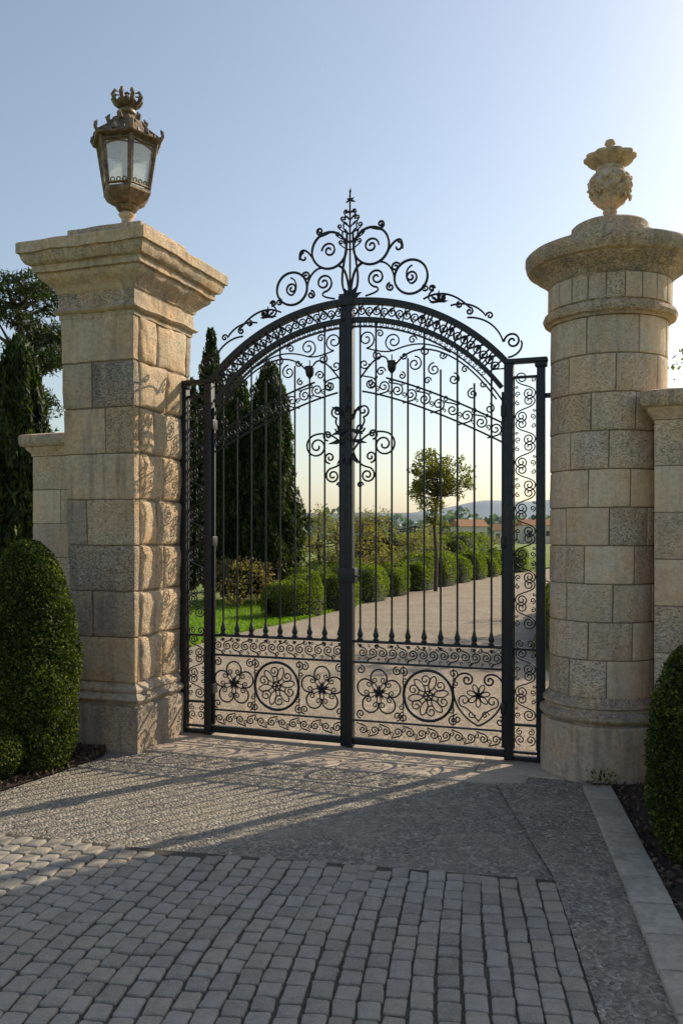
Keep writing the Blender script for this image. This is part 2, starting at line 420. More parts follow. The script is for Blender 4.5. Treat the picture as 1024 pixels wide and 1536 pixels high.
# mulch beds
def bed(name, poly, seed, n):
    poly = [np.array(p) for p in poly]
    xs = [p[0] for p in poly]; ys = [p[1] for p in poly]
    g = sheet(name, [tuple(p) for p in poly], .016, M_MULCH)
    r = np.random.default_rng(seed); pts = []
    while len(pts) < n:
        x = r.uniform(min(xs), max(xs)); y = r.uniform(min(ys), max(ys)); ins = False; j = len(poly) - 1
        for i in range(len(poly)):
            if (poly[i][1] > y) != (poly[j][1] > y) and x < (poly[j][0]-poly[i][0]) * (y-poly[i][1]) / (poly[j][1]-poly[i][1]) + poly[i][0]: ins = not ins
            j = i
        if ins: pts.append((x, y, .022 + r.uniform(0, .03)))
    leafmesh('bark_chips', np.array(pts), (.02, .065), M_CHIP, g, .5, 0, seed)
bed('mulch_bed', [(-2.12, 7.75), (-2.35, 7.25), (-2.65, 6.65), (-3.3, 6.0), (-4.6, 5.5), (-4.6, 8.9), (-2.3, 8.9)], 3, 9000)
bed('mulch_bed', [(kerbx(1.0) + .225, 1.0), (kerbx(3.53) + .225, 3.53), (kerbx(5.1) + .225, 5.1), (2.1, 6.75), (1.9, 6.95), (2.2, 7.5), (5, 7.0), (5, 1.0)], 4, 12000)

# ------------------------------------------------------------------ left stone pillar
PX, PY = -2.075, 8.46
pil = empty('stone_pillar', (PX, PY, 0), RZ)
def wd(z):
    t = max(0, min(1, (z - .0) / 4.1)); return .67 + .13 * t, .86 + .2 * t
def taper(v):
    v = v.copy(); t = np.clip(v[:, 2] / 4.1, 0, 1)
    v[:, 0] *= (.67 + .13 * t); v[:, 1] *= (.86 + .2 * t); v[:, 0] += -.02 * t + .02; return v
a = Acc(); V = []
for z in (0.3, 4.15):
    w, d = wd(z); t = min(1, z / 4.1)
    o = -.02 * t + .02
    V += [(-w/2+.016+o, -d/2+.016, z), (w/2-.016+o, -d/2+.016, z), (w/2-.016+o, d/2-.016, z), (-w/2+.016+o, d/2-.016, z)]
a.add(V, [[0, 1, 5, 4], [1, 2, 6, 5], [2, 3, 7, 6], [3, 0, 4, 7], [4, 5, 6, 7]]); a.build('core', M_MORTAR, pil, False)
fa, sa = Acc(), Acc(); z = .62; hh = .4225; sd = 100
splF = [[1], [.36, .64], [1], [.3, .7], [1], [.6, .4], [.42, .58], [1]]
splS = [[.52, .48], [.34, .66], [.55, .45], [.38, .62], [.5, .5], [.3, .7], [.56, .44], [.36, .64]]
for i in range(8):
    z0, z1 = z + .005, z + hh - .005; zc = (z0 + z1) / 2; w, d = wd(zc); q = .09 / d
    for side in (-1, 1):
        x = -.5
        for fr_ in splF[i] if side < 0 else [.5, .5]:
            x0, x1 = x + .005, x + fr_ - .005; x += fr_; sd += 7
            v, f = rbox(((x0+x1)/2*w, side * (d/2 - .045), zc), ((x1-x0)/2*w, .045, (z1-z0)/2), .011, (int(16*fr_)+3, 2, 13), .0055, 13, sd)
            v[:, 0] /= w; v[:, 1] /= d; fa.add(taper(v), f)
    for side in (-1, 1):
        y = -.5 + q; T = 1 - 2 * q
        for fr_ in splS[i]:
            y0, y1 = y + .006, y + T * fr_ - .006; y += T * fr_; sd += 7
            v, f = rbox((side * (w/2 - .035), (y0+y1)/2*d, zc), (.035, (y1-y0)/2*d, (z1-z0)/2 - .003), .02, (2, 16, 15), .010, 13, sd, bulge=(0, .02))
            v[:, 0] /= w; v[:, 1] /= d; sa.add(taper(v), f)
    z += hh
fa.build('front_blocks', M_LIME, pil); sa.build('rusticated_blocks', M_RUST, pil)
a = Acc()
a.add(*rectsweep([(.06, -.02), (.06, .40), (.052, .415), (.03, .42), (.03, .44), (.055, .45), (.068, .475), (.055, .50), (.03, .515), (.02, .53), (.035, .545), (.035, .565), (.012, .59), (-.01, .625), (-.1, .625)], .68, .87, (.02, 0), .005, 5, 24))
ob = a.build('plinth', M_PLINTH, pil); autosmooth(ob)
a = Acc()
a.add(*rectsweep([(-.1, 3.985), (.004, 3.985), (.004, 4.03), (.03, 4.035), (.05, 4.055), (.03, 4.078), (.012, 4.085), (.012, 4.22), (.03, 4.235), (.035, 4.26), (.075, 4.30), (.12, 4.34),
  (.14, 4.365), (.14, 4.395), (.175, 4.40), (.175, 4.46), (.215, 4.47), (.235, 4.50), (.25, 4.545), (.25, 4.56), (.275, 4.565), (.275, 4.655), (.262, 4.668), (.06, 4.73), (.0, 4.735), (-.02, 4.74)], .80, 1.05, (0, 0), .008, 9, 40))
a.add(*rectsweep([(.0, 4.7), (.0, 4.86), (-.008, 4.872), (-.05, 4.89), (-.2, 4.95), (-.36, 4.96)], .80, .82, (0, 0), .005, 12, 24))
ob = a.build('cornice', M_TRIM, pil); autosmooth(ob)

# lantern
lan = empty('street_lantern', (PX - .0, PY - .06, 4.93), RZ + .18)
a = Acc()
a.add(*lathe([(.12, 0), (.125, .02), (.09, .04), (.06, .08), (.05, .12), (.075, .16), (.085, .18), (.06, .2), (.05, .22)], 24))
ob = a.build('stone_foot', M_TRIM, lan)
hexr = lambda prof: lathe(prof, 6)
a = Acc()
a.add(*lathe([(.04, .2), (.09, .22), (.11, .25), (.12, .27)], 12))
a.add(*hexr([(.10, .265), (.16, .30), (.215, .34), (.24, .39), (.25, .40), (.25, .43), (.235, .44), (.0, .44)]))
a.add(*hexr([(.31, .955), (.33, .965), (.36, .97), (.37, .985), (.36, 1.0), (.32, 1.015), (.295, 1.05), (.24, 1.09), (.19, 1.15), (.165, 1.21), (.15, 1.215), (.15, 1.235), (.11, 1.25), (.08, 1.29), (.07, 1.3), (0, 1.3)]))
a.add(*hexr([(.0, .95), (.29, .95), (.315, .955)]))
for k in range(6):     # corner bars & frames
    t0 = k * pi / 3; t1 = t0 + pi / 3
    p = lambda t, r, z: (r * math.cos(t), r * math.sin(t), z)
    tube(a, [p(t0, .232, .43), p(t0, .31, .96)], [.017, .019], 6)
    mid = lambda t, r, z, q: tuple((1 - q) * np.array(p(t0, r, z)) + q * np.array(p(t1, r, z)))
    for q in (.09, .91): tube(a, [mid(0, .235, .45, q), mid(0, .305, .94, q)], [.009, .009], 4)
    tube(a, [mid(0, .239, .465, .05), mid(0, .239, .465, .95)], [.014, .014], 4)
    tube(a, [mid(0, .302, .92, .05), mid(0, .302, .92, .95)], [.014, .014], 4)
    tube(a, [mid(0, .30, .86 + .04 * math.sin(pi * q), q) for q in np.linspace(.08, .92, 9)], [.007] * 9, 4)
    for q0 in (.25, .5, .75):
        tube(a, [mid(0, .243, .495 + .024 * math.sin(e), q0 + .085 * math.cos(e)) for e in np.linspace(0, 2 * pi, 10)], [.006] * 10, 4)
    tube(a, [p(t0, .345, .99), p(t0, .375, 1.03), p(t0, .367, 1.075), p(t0, .35, 1.11)], [.024, .018, .02, .003], 6)
    tube(a, [p(t0, .355, 1.0), p(t0, .20, 1.14), p(t0, .155, 1.22)], [.012, .012, .009], 5)
    tube(a, [mid(0, .35, 1.0, .5), mid(0, .35, 1.05, .5), mid(0, .34, 1.085, .5)], [.03, .022, .003], 6)
    for q in (.22, .78): tube(a, [mid(0, .352, .99, q), mid(0, .352, 1.04, q)], [.02, .004], 5)
    tube(a, [p(t0 + .52, .17, 1.2), p(t0 + .52, .19, 1.24), p(t0 + .52, .165, 1.285)], [.03, .025, .006], 6)
a.add(*lathe([(.07, 1.29), (.09, 1.32), (.085, 1.35), (.05, 1.37), (.05, 1.385), (.09, 1.4), (.10, 1.41)], 16))
for k in range(8):
    t = k * pi / 4
    tube(a, [(r_ * math.cos(t), r_ * math.sin(t), z_) for r_, z_ in ((.08, 1.40), (.125, 1.44), (.15, 1.49), (.125, 1.55), (.085, 1.54))], [.018, .022, .022, .016, .006], 6)
    tube(a, [(r_ * math.cos(t + .39), r_ * math.sin(t + .39), z_) for r_, z_ in ((.07, 1.40), (.09, 1.45), (.075, 1.5))], [.016, .018, .006], 5)
a.add(*lathe([(.03, 1.4), (.055, 1.45), (.04, 1.5), (.015, 1.53), (.03, 1.55), (.0, 1.575)], 12))
a.add(*lathe([(.025, .44), (.025, .62), (.03, .63), (.03, .75), (.0, .78)], 10))
ob = a.build('bronze_frame', M_BRONZE, lan, True); autosmooth(ob, 30)
a = Acc(); v, f = lathe([(.229, .45), (.293, .94)], 6); a.add(v, f); a.build('glass_panes', M_GLASS, lan, False)
lan.scale = (.97, .97, .86)

# ------------------------------------------------------------------ right round column
CX, CY = 2.215, 7.36
colm = empty('round_stone_column', (CX, CY, 0), RZ)
def lean(v):
    v = v.copy(); v[:, 0] += .055 * np.clip(v[:, 2] / 4.2, 0, 1.3); return v
def cr(z): return .445 + .035 * min(1, z / 4)
a = Acc(); v, f = lathe([(cr(.5) - .012, .5), (cr(3.9) - .012, 3.9)], 64); a.add(lean(v), f); a.build('core', M_MORTAR, colm)
a = Acc(); nC = 10; z0 = .67; ch = (3.745 - z0) / nC; nb = 8
for i in range(nC):
    za, zb = z0 + i * ch + .004, z0 + (i + 1) * ch - .004; zc = (za + zb) / 2; r = cr(zc)
    th = .12 + (.5 if i % 2 else 0) * 2 * pi / nb
    for k in range(nb):
        da = 2 * pi / nb * (1 + .12 * math.sin(k * 2.3 + i))
        if k == nb - 1: da = 2 * pi + .12 + (.5 if i % 2 else 0) * 2 * pi / nb - th
        sd += 3; L = da * r
        v, f = rbox((0, 0, 0), (L / 2 - .004, .04, (zb - za) / 2), .009, (13, 2, 8), .0026, 10, sd)
        ang = th + da / 2 + v[:, 0] / r; rr = r - .04 - v[:, 1]
        a.add(lean(np.stack([rr * np.cos(ang), rr * np.sin(ang), v[:, 2] + zc], 1)), f); th += da
a.build('blocks', M_COLB, colm)
a = Acc()
v, f = lathe([(.515, -.02), (.515, .44), (.508, .455), (.49, .46), (.49, .475), (.515, .485), (.532, .51), (.525, .545), (.50, .56), (.485, .565), (.485, .585), (.502, .60), (.502, .625), (.478, .65), (.455, .675), (.4, .675)], 96, .005, 2, .03); a.add(lean(v), f)
ob = a.build('plinth', M_PLINTH, colm); autosmooth(ob)
a = Acc()
v, f = lathe([(.42, 3.745), (.495, 3.745), (.50, 3.765), (.532, 3.775), (.545, 3.81), (.532, 3.845), (.50, 3.855), (.49, 3.86), (.49, 4.08), (.505, 4.09), (.515, 4.115), (.56, 4.15), (.61, 4.18), (.635, 4.20),
   (.635, 4.215), (.672, 4.222), (.69, 4.25), (.70, 4.285), (.70, 4.335), (.69, 4.35), (.45, 4.40), (.37, 4.405), (.37, 4.49), (.36, 4.505), (.32, 4.51), (.315, 4.52), (.315, 4.575), (.30, 4.59), (.0, 4.61)], 128, .006, 7, .03); a.add(lean(v), f)
ob = a.build('capital', M_TRIM, colm); autosmooth(ob)
a = Acc()
for k in range(22):   # necking panels
    t = 2 * pi * k / 22
    v, f = rbox((0, 0, 3.97), (.492 * pi / 22 - .004, .012, .10), .005, (3, 1, 3), .001, 9, k)
    ang = t + v[:, 0] / .492; rr = .492 - v[:, 1]
    a.add(lean(np.stack([rr * np.cos(ang), rr * np.sin(ang), v[:, 2]], 1)), f)
a.build('neck_panels', M_COLB, colm)
# urn
urn = empty('stone_urn', (CX + .055 * 1.02, CY - .02, 4.595), RZ)
def gad(rr, th, z):
    rr = rr.copy()
    if .17 < z < .45:
        w = math.sin(pi * (z - .17) / .28)
        # deep carved foliage: crossing diagonal lobes with pierced hollows
        l1 = np.abs(np.sin(th * 4 + z * 20)); l2 = np.abs(np.sin(th * 4 - z * 20 + 1.))
        rr += w * (.030 * (np.maximum(l1, l2) - .8) - .022 * (l1 * l2 < .22) + .008 * np.sin(th * 17 + z * 70) + .006 * np.sin(th * 11 - z * 110))
    elif .49 < z < .63: rr += .026 * (np.abs(np.cos(th * 5)) - .6) * (rr > .08)
    return rr
a = Acc()
a.add(*lathe([(.135, 0), (.135, .025), (.12, .035), (.085, .055), (.06, .08), (.045, .10), (.06, .115), (.06, .13), (.05, .14), (.075, .165), (.118, .20), (.150, .25), (.172, .31), (.175, .37), (.160, .42), (.135, .445), (.105, .46), (.115, .475), (.115, .49), (.095, .50),
  (.13, .52), (.175, .545), (.205, .57), (.208, .59), (.17, .605), (.12, .62), (.07, .635), (.03, .66), (.025, .68), (.045, .70), (.035, .73), (0, .745)], 128, .003, 3, .007, gad))
rr_ = random.Random(4)
for k in range(22):
    t = k * 2.399; zb = .20 + .18 * ((k * .618) % 1); rb = .155 + .008 * math.sin(k)
    s_ = rr_.choice((-1, 1))
    tube(a, [((rb + e * .008) * math.cos(t + s_ * q), (rb + e * .008) * math.sin(t + s_ * q), zb + h_) for q, h_, e in ((0, 0, 0), (.12, .025, 1), (.25, .035, 1.2), (.34, .02, 1), (.33, 0, .6))], [.008, .012, .013, .010, .005], 5)
ob = a.build('carved_body', M_TRIM, urn)

# ------------------------------------------------------------------ side walls
def wallpart(name, s0, s1, t0, ztop, pier=False, seed=0):
    e = empty(name, (GC.x, GC.y, 0), RZ); a = Acc(); th = .42
    n = max(1, round((s1 - s0) / .5)); zz = 0; row = 0; hs = (ztop - .24) / 8
    while row < 8:
        off = 0 if row % 2 else .5; xs = [s0] + [s0 + (i + off) * (s1 - s0) / n for i in range(0 if off else 1, n)] + [s1]
        xs = sorted(set(xs))
        for x0, x1 in zip(xs[:-1], xs[1:]):
            if x1 - x0 < .05: continue
            a.add(*rbox(((x0+x1)/2, t0, zz + hs/2), ((x1-x0)/2 - .003, th/2, hs/2 - .003), .006, (6, 2, 5), .002, 8, seed + row * 9 + int(x0 * 10)))
        zz += hs; row += 1
    a.build('blocks', M_COLB, e)
    b = Acc(); b.add(*rbox(((s0+s1)/2, t0, zz/2), ((s1-s0)/2 - .01, th/2 - .01, zz/2), .004)); b.build('core', M_MORTAR, e)
    c = Acc(); c.add(*rectsweep([(-.02, zz), (.01, zz), (.015, zz+.03), (.05, zz+.07), (.055, zz+.09), (.085, zz+.10), (.10, zz+.13), (.10, zz+.20), (.09, zz+.215), (-.1, zz+.25), (-.2, zz+.25)], s1 - s0, th, ((s0+s1)/2, t0), .004, seed, 20))
    autosmooth(c.build('coping', M_TRIM, e)); return e
wallpart('stone_wall', -3.42, -2.72, -.0, 3.04, seed=3)
wallpart('stone_wall', 2.86, 9.0, -.25, 3.05, seed=5)
wallpart('stone_wall', 2.66, 3.1, -.32, 3.12, seed=8)

# ------------------------------------------------------------------ gate
gate = empty('wrought_iron_gate', (GC.x, GC.y, .02), RZ)
SPL = {}
def add(pts, r=.006, mirror=False, y=0.):
    pts = [(p[0], y, p[1]) if len(p) == 2 else p for p in pts]
    SPL.setdefault(r, []).append(pts)
    if mirror: SPL[r].append([(-p[0], p[1], p[2]) for p in pts])
def spiral(cx, cz, R, a0, turns, d=1, rin=.16, n=None):
    n = n or int(16 * turns) + 4
    return [(cx + R * ((1 - t) + rin * t) * math.cos(a0 + d * t * turns * 2 * pi), cz + R * ((1 - t) + rin * t) * math.sin(a0 + d * t * turns * 2 * pi)) for t in np.linspace(0, 1, n)]
def circ(cx, cz, R, n=28, a0=0, a1=2 * pi): return [(cx + R * math.cos(t), cz + R * math.sin(t)) for t in np.linspace(a0, a1, n)]
def bez(p0, p1, p2, p3, n=14):
    o = []
    for t in np.linspace(0, 1, n):
        o.append(tuple((1-t)**3*np.array(p0) + 3*(1-t)**2*t*np.array(p1) + 3*(1-t)*t*t*np.array(p2) + t**3*np.array(p3)))
    return o
def petal(cx, cz, ang, r0, r1, w_, r=.006):
    u = np.array([math.cos(ang), math.sin(ang)]); n_ = np.array([-u[1], u[0]]); c = np.array([cx, cz])
    p0 = c + u * r0; p3 = c + u * r1
    add(bez(p0, p0 + u * (r1-r0) * .35 + n_ * w_, p3 - u * (r1-r0) * .15 + n_ * w_ * .9, p3, 8), r)
    add(bez(p0, p0 + u * (r1-r0) * .35 - n_ * w_, p3 - u * (r1-r0) * .15 - n_ * w_ * .9, p3, 8), r)
FB = Acc()
def bar(x0, x1, z0, z1, dep=.04, y=0, r=.004): FB.add(*rbox(((x0+x1)/2, y, (z0+z1)/2), ((x1-x0)/2, dep/2, (z1-z0)/2), r))
for sg in (-1, 1):
    c = sg * 1.47; bar(c - .04, c + .04, 0, 3.46, .08)
    c = sg * 1.745; bar(c - .034, c + .034, 0, 3.42, .07)
    bar(min(sg*1.43, sg*1.80), max(sg*1.43, sg*1.80), 3.462, 3.50, .095)
    bar(c - .05, c + .05, 3.422, 3.46, .09)
    lo, hi = sorted((sg*1.51, sg*1.711))
    for z in (.06, .30, .96, 3.33): bar(lo, hi, z, z + .022, .03)
    bar(lo, hi, 0.0, .04, .05)
    lo, hi = sorted((sg*.035, sg*1.43))
    bar(lo, hi, .02, .085, .05); bar(lo, hi, .235, .252, .022); bar(lo, hi, .775, .795, .025); bar(lo, hi, .965, .99, .028)
    lo, hi = sorted((sg*1.405, sg*1.428)); bar(lo, hi, .1, 3.22, .03)
bar(1.78, 1.9, 3.15, 3.19, .04); bar(1.78, 1.92, .55, .58, .04); bar(1.86, 1.90, .3, 3.2, .04, .12)
bar(-.088, -.03, 0.0, 4.13, .06); bar(-.028, .034, -.01, 4.15, .085)
bar(-.1, .046, 4.1, 4.19, .10)
bar(-.105, .06, 1.52, 1.66, .11, 0, .006); bar(.06, .10, 1.575, 1.592, .02, -.04)
for sg in (-1, 1):
    for z in (.45, 1.9, 3.05): FB.add(*rbox((sg * 1.425, 0, z), (.022, .05, .05), .006))
ZC = 2.212
def arcbar(R0, R1, smax, dep, sg):
    th1 = math.asin(smax / R0); n = 30; V = []; F = []
    for i in range(n + 1):
        t = sg * th1 * i / n
        for R in (R0, R1):
            for y in (-dep / 2, dep / 2): V.append((R * math.sin(t), y, ZC + R * math.cos(t)))
    for i in range(n):
        b = i * 4; c = b + 4
        F += [[b, c, c+1, b+1], [b+2, b+3, c+3, c+2], [b, b+2, c+2, c], [b+1, c+1, c+3, b+3]]
    FB.add(V, F)
for sg in (-1, 1):
    arcbar(1.952, 1.897, 1.46, .08, sg); arcbar(1.775, 1.732, 1.42, .06, sg)
    arcbar(1.70, 1.685, 1.42, .03, sg)
ob = FB.build('frame', M_IRON, gate); autosmooth(ob, 35)
inner = lambda s: ZC + math.sqrt(max(0, 1.735 ** 2 - s * s))
bandz = lambda s: 3.40 - .33 * abs(s) ** 1.4
for sg in (-1, 1):
    nA = 21
    for i in range(nA):
        t = (i + .6) / nA * .845; Rm = 1.835; cx, cz = Rm * math.sin(t), ZC + Rm * math.cos(t)
        up = 1 if i % 2 else -1
        p = spiral(cx, cz, .044, -t + up * pi / 2, 1.5, up)
        e = ((1.905 if up < 0 else 1.767)) ; tt = t + .03
        q = [(e * math.sin(tt + .02), ZC + e * math.cos(tt + .02))] + p
        add([(sg * a_, b_) for a_, b_ in q], .007)
        if i % 3 == 0: add([(sg * 1.765 * math.sin(t + .022), ZC + 1.765 * math.cos(t + .022)), (sg * 1.906 * math.sin(t + .022), ZC + 1.906 * math.cos(t + .022))], .007)
        if i > 8: add([(sg * 1.765 * math.sin(t), ZC + 1.765 * math.cos(t)), (sg * 1.906 * math.sin(t), ZC + 1.906 * math.cos(t))], .009)
    for i in range(26):
        t = (i + .7) / 26 * .82; c_ = circ(1.7165 * math.sin(t), ZC + 1.7165 * math.cos(t), .014, 9); add([(sg * a_, b_) for a_, b_ in c_], .004)
for i in range(9):
    s = .1 + .152 * i
    for sg in (-1, 1):
        top = inner(s) if i not in (2,) else 3.45
        if i >= 3: top = min(top, bandz(s) + .32 if i % 2 else inner(s))
        add([(sg * s, .985), (sg * s, top)], .0095)
BF = Acc()
for i in range(9):
    for sg in (-1, 1):
        x = sg * (.1 + .152 * i)
        v, f = lathe([(.0, .985), (.028, .987), (.03, 1.0), (.018, 1.012), (.026, 1.03), (.028, 1.045), (.018, 1.075), (.011, 1.11), (.0, 1.13)], 12); BF.add(v + np.array([x, 0, 0]), f)
        v, f = lathe([(.0, .955), (.02, .95), (.012, .935), (.0, .915)], 10); BF.add(v + np.array([x, 0, 0]), f)
for sg in (-1, 1):
    v, f = lathe([(.0, 3.42), (.012, 3.45), (.034, 3.475), (.042, 3.51), (.04, 3.535), (.05, 3.56), (.0, 3.545)], 14); BF.add(v + np.array([sg * .404, 0, 0]), f)
def leafshape(cx, cz, ang, L, wd_, y=0., curl=.02):
    n = 7; V = []; F = []
    for i in range(n + 1):
        t = i / n; w_ = wd_ * math.sin(pi * min(1, t * .95 + .05)) ** .8 * (1 + .25 * math.sin(t * 14))
        for k, e in enumerate((-1, 0, 1)):
            px_, pz_ = t * L, e * w_
            V.append((cx + px_ * math.cos(ang) - pz_ * math.sin(ang), y + (.006 if e == 0 else -.004) + curl * t * t, cz + px_ * math.sin(ang) + pz_ * math.cos(ang)))
    for i in range(n):
        for k in range(2): b = i * 3 + k; F.append([b, b+3, b+4, b+1])
    BF.add(V, F)
for sg in (-1, 1):
    n = 14; w_ = 1.34 / n
    for i in range(n):
        c = .075 + (i + .5) * w_; up = 1 if i % 2 else -1
        p = spiral(c, .878, .045, up * -pi / 2, 1.6, up); e = [(c - w_ * .5, .878 - up * .08), (c - w_ * .3, .878 - up * .055)]
        add([(sg * a_, b_) for a_, b_ in e + p], .0068)
        p = spiral(c + w_ * .38, .878 + up * .055, .022, up * pi / 2, 1.1, -up); add([(sg * a_, b_) for a_, b_ in p], .0055)
        p = spiral(c - w_ * .30, .878 + up * .06, .016, up * pi / 2, 1.0, up); add([(sg * a_, b_) for a_, b_ in p], .0045)
    n = 12; w_ = 1.34 / n
    for i in range(n):
        c = .07 + (i + .5) * w_; up = 1 if i % 2 else -1
        p = spiral(c, .162, .042, up * -pi / 2, 1.5, up); add([(sg * (c - w_ * .55), .162 - up * .06)] + [(sg * a_, b_) for a_, b_ in p], .0068)
        add([(sg * a_, b_) for a_, b_ in spiral(c + w_ * .45, .162 + up * .02, .024, up * pi / 2, 1.1, -up)], .0055)
    for k, c in enumerate((.28, .745, 1.20)):
        c *= sg; zc = .512
        if k == 1:      # ringed rosette
            add(circ(c, zc, .228, 44), .014); add(circ(c, zc, .04), .008)
            for j in range(6):
                t = j * pi / 3 + .2
                petal(c, zc, t, .04, .19, .045, .0065)
                add(spiral(c + .145 * math.cos(t + .52), zc + .145 * math.sin(t + .52), .055, t + pi, 1.4, 1), .0068)
                leafshape(c, zc, t, .07, .009)
        elif k == 0 or sg < 0:      # open rosette of C-scrolls round a flower
            for j in range(5):
                t = j * 2 * pi / 5 + pi / 2
                px_, pz_ = c + .135 * math.cos(t), zc + .135 * math.sin(t)
                add(circ(px_, pz_, .078, 20, t - 2.4, t + 2.4), .0085)
                for m in (-1, 1):
                    add(spiral(px_ + .048 * math.cos(t + m * 2.0), pz_ + .048 * math.sin(t + m * 2.0), .030, t + m * 2.4, 1.2, m), .006)
                petal(c, zc, t + .63, .02, .12, .028, .006); leafshape(c, zc, t, .075, .011)
            add(circ(c, zc, .026, 14), .010)
            for m in (-1, 1):
                for n_ in (-1, 1): add(spiral(c + m * .175, zc + n_ * .205, .042, n_ * pi / 2, 1.4, m), .007)
        else:
            for m in (-1, 1):
                pts = bez((c, zc - .24), (c + m * .30, zc - .10), (c + m * .27, zc + .25), (c + m * .10, zc + .22), 20)
                sp = spiral(c + m * .10, zc + .165, .055, pi / 2, 1.4, m)
                add(pts[:-1] + sp, .0095)
                add(spiral(c + m * .125, zc - .02, .06, -pi / 2, 1.4, m), .007)
                add(bez((c, zc - .2), (c + m * .05, zc - .12), (c + m * .09, zc - .10), (c + m * .125, zc - .08), 8), .007)
                add(spiral(c + m * .19, zc - .19, .045, pi / 2, 1.3, -m), .007)
                add(spiral(c + m * .06, zc - .14, .035, 0, 1.2, m), .006)
            for j in range(7):
                t = j * 2 * pi / 7 + .2; petal(c, zc + .03, t, .02, .105, .03, .0058)
                leafshape(c, zc + .03, t + .45, .06, .009)
            add(circ(c, zc + .03, .022, 14), .009)
    for c in (.512, .975):
        c *= sg
        for m in (-1, 1):
            add(spiral(c, .512 + m * .21, .045, m * -pi / 2, 1.5, 1), .007); add(spiral(c + .02 * m, .512 + m * .12, .03, m * -pi / 2, 1.3, -1), .006)
        add([(c, .255), (c, .77)], .005)
    cx = sg * 1.61; z = .345; i = 0
    while z < 3.16:
        m = 1 if i % 2 else -1
        sc = .2
        A_ = spiral(cx - m * .032, z + .055, .054, (pi if m > 0 else 0), 1.7, m)
        B_ = spiral(cx + m * .032, z + sc - .012, .050, (0 if m > 0 else pi), 1.6, m)
        mid_ = bez(A_[0], (A_[0][0], A_[0][1] + .075 ), (B_[0][0], B_[0][1] - .075), B_[0], 10)
        if not (z < .98 < z + sc - .03):
            add(list(reversed(A_)) + mid_[1:-1] + B_, .0062)
            add(spiral(cx + m * .062, z + .05, .026, -pi / 2, 1.3, m), .005)
            add(spiral(cx - m * .066, z + sc - .03, .022, pi / 2, 1.2, m), .005)
            add(spiral(cx + m * .075, z + .105, .014, 0, 1.1, -m), .0045)
        else:
            for q in (-1, 1): add(spiral(cx + q * .045, z + .07, .04, -pi / 2, 1.5, q), .006)
        z += .2; i += 1
    for m in (-1, 1):
        add(spiral(cx + m * .045, .18, .045, -pi / 2, 1.5, m), .0058); add(spiral(cx + m * .05, .25, .03, pi / 2, 1.4, -m), .0052)
    add([(cx - .095, .1), (cx - .095, 3.33)], .005); add([(cx + .095, .1), (cx + .095, 3.33)], .005)
for dz in (-.085, .085): add([(s, bandz(s) + dz) for s in np.linspace(.12 if dz < 0 else .35, 1.41, 24)], .0095, True)
for i in range(10):
    s = .20 + i * .128; z = bandz(s); up = 1 if i % 2 else -1
    add([(s - .075, z - up * .075)] + spiral(s, z, .058, up * -pi / 2, 1.6, up), .0075, True)
    add(spiral(s + .062, z + up * .045, .026, up * pi / 2, 1.2, -up), .0058, True)
    add(spiral(s + .05, z - up * .055, .018, up * -pi / 2, 1.0, up), .005, True)
add(bez((.42, 3.5), (.62, 3.80), (1.05, 3.62), (1.36, 3.16), 20), .0085, True)
add(bez((.10, 3.42), (.25, 3.62), (.35, 3.7), (.404, 3.47), 14), .0085, True)
add([(.404, 3.55), (.404, 3.62)] , .006, True)
for (cx, cz, R, a0, tn, d) in [(.16, 3.78, .085, -pi/2, 1.6, 1), (.42, 3.74, .085, -pi/2, 1.6, -1), (.27, 3.62, .05, pi/2, 1.4, 1), (.62, 3.52, .07, pi/2, 1.5, -1), (.80, 3.46, .06, pi/2, 1.5, 1), (.60, 3.74, .04, 0, 1.3, 1),
      (.98, 3.36, .055, pi/2, 1.5, -1), (.14, 3.55, .05, 0, 1.4, -1), (.52, 3.60, .035, pi, 1.3, 1), (1.15, 3.22, .05, pi/2, 1.5, 1), (1.30, 3.08, .045, pi/2, 1.4, -1), (.30, 3.47, .045, 0, 1.4, 1), (.88, 3.58, .035, 0, 1.3, -1), (.74, 3.36, .035, 0, 1.3, 1),
      (1.08, 3.44, .035, 0, 1.3, 1), (.72, 3.63, .045, pi/2, 1.4, 1), (.29, 3.82, .04, pi, 1.3, -1), (.22, 3.36, .04, pi/2, 1.3, 1), (1.24, 3.30, .03, 0, 1.2, -1), (.50, 3.42, .035, pi/2, 1.3, -1)]:
    add(spiral(cx, cz, R, a0, tn, d), .0075, True)
add(bez((.16, 3.695), (.27, 3.66), (.33, 3.64), (.42, 3.655), 10), .0075, True)
add(bez((.42, 3.655), (.6, 3.72), (.75, 3.72), (.95, 3.6), 12), .0075, True)
for m in (-1, 1):
    for (cx, cz, R, a0, tn, d) in [(.33, 2.80, .115, pi/2, 1.8, -1), (.22, 2.90, .05, -pi/2, 1.3, 1), (.13, 3.12, .06, -pi/2, 1.4, 1), (.17, 2.52, .075, pi/2, 1.7, -1), (.20, 2.69, .055, -pi/2, 1.4, 1), (.10, 2.96, .045, 0, 1.4, -1), (.10, 2.43, .03, 0, 1.2, 1)]:
        add([(m * a_, b_) for a_, b_ in spiral(cx, cz, R, a0, tn, d)], .0095)
    add([(m * a_, b_) for a_, b_ in bez((.03, 2.75), (.1, 2.86), (.2, 2.94), (.33, 2.915), 10)], .0095)
    add([(m * a_, b_) for a_, b_ in bez((.03, 2.75), (.06, 2.66), (.1, 2.61), (.17, 2.595), 8)], .0095)
    add([(m * a_, b_) for a_, b_ in bez((.03, 2.8), (.06, 2.95), (.18, 3.0), (.13, 3.06), 8)], .0095)
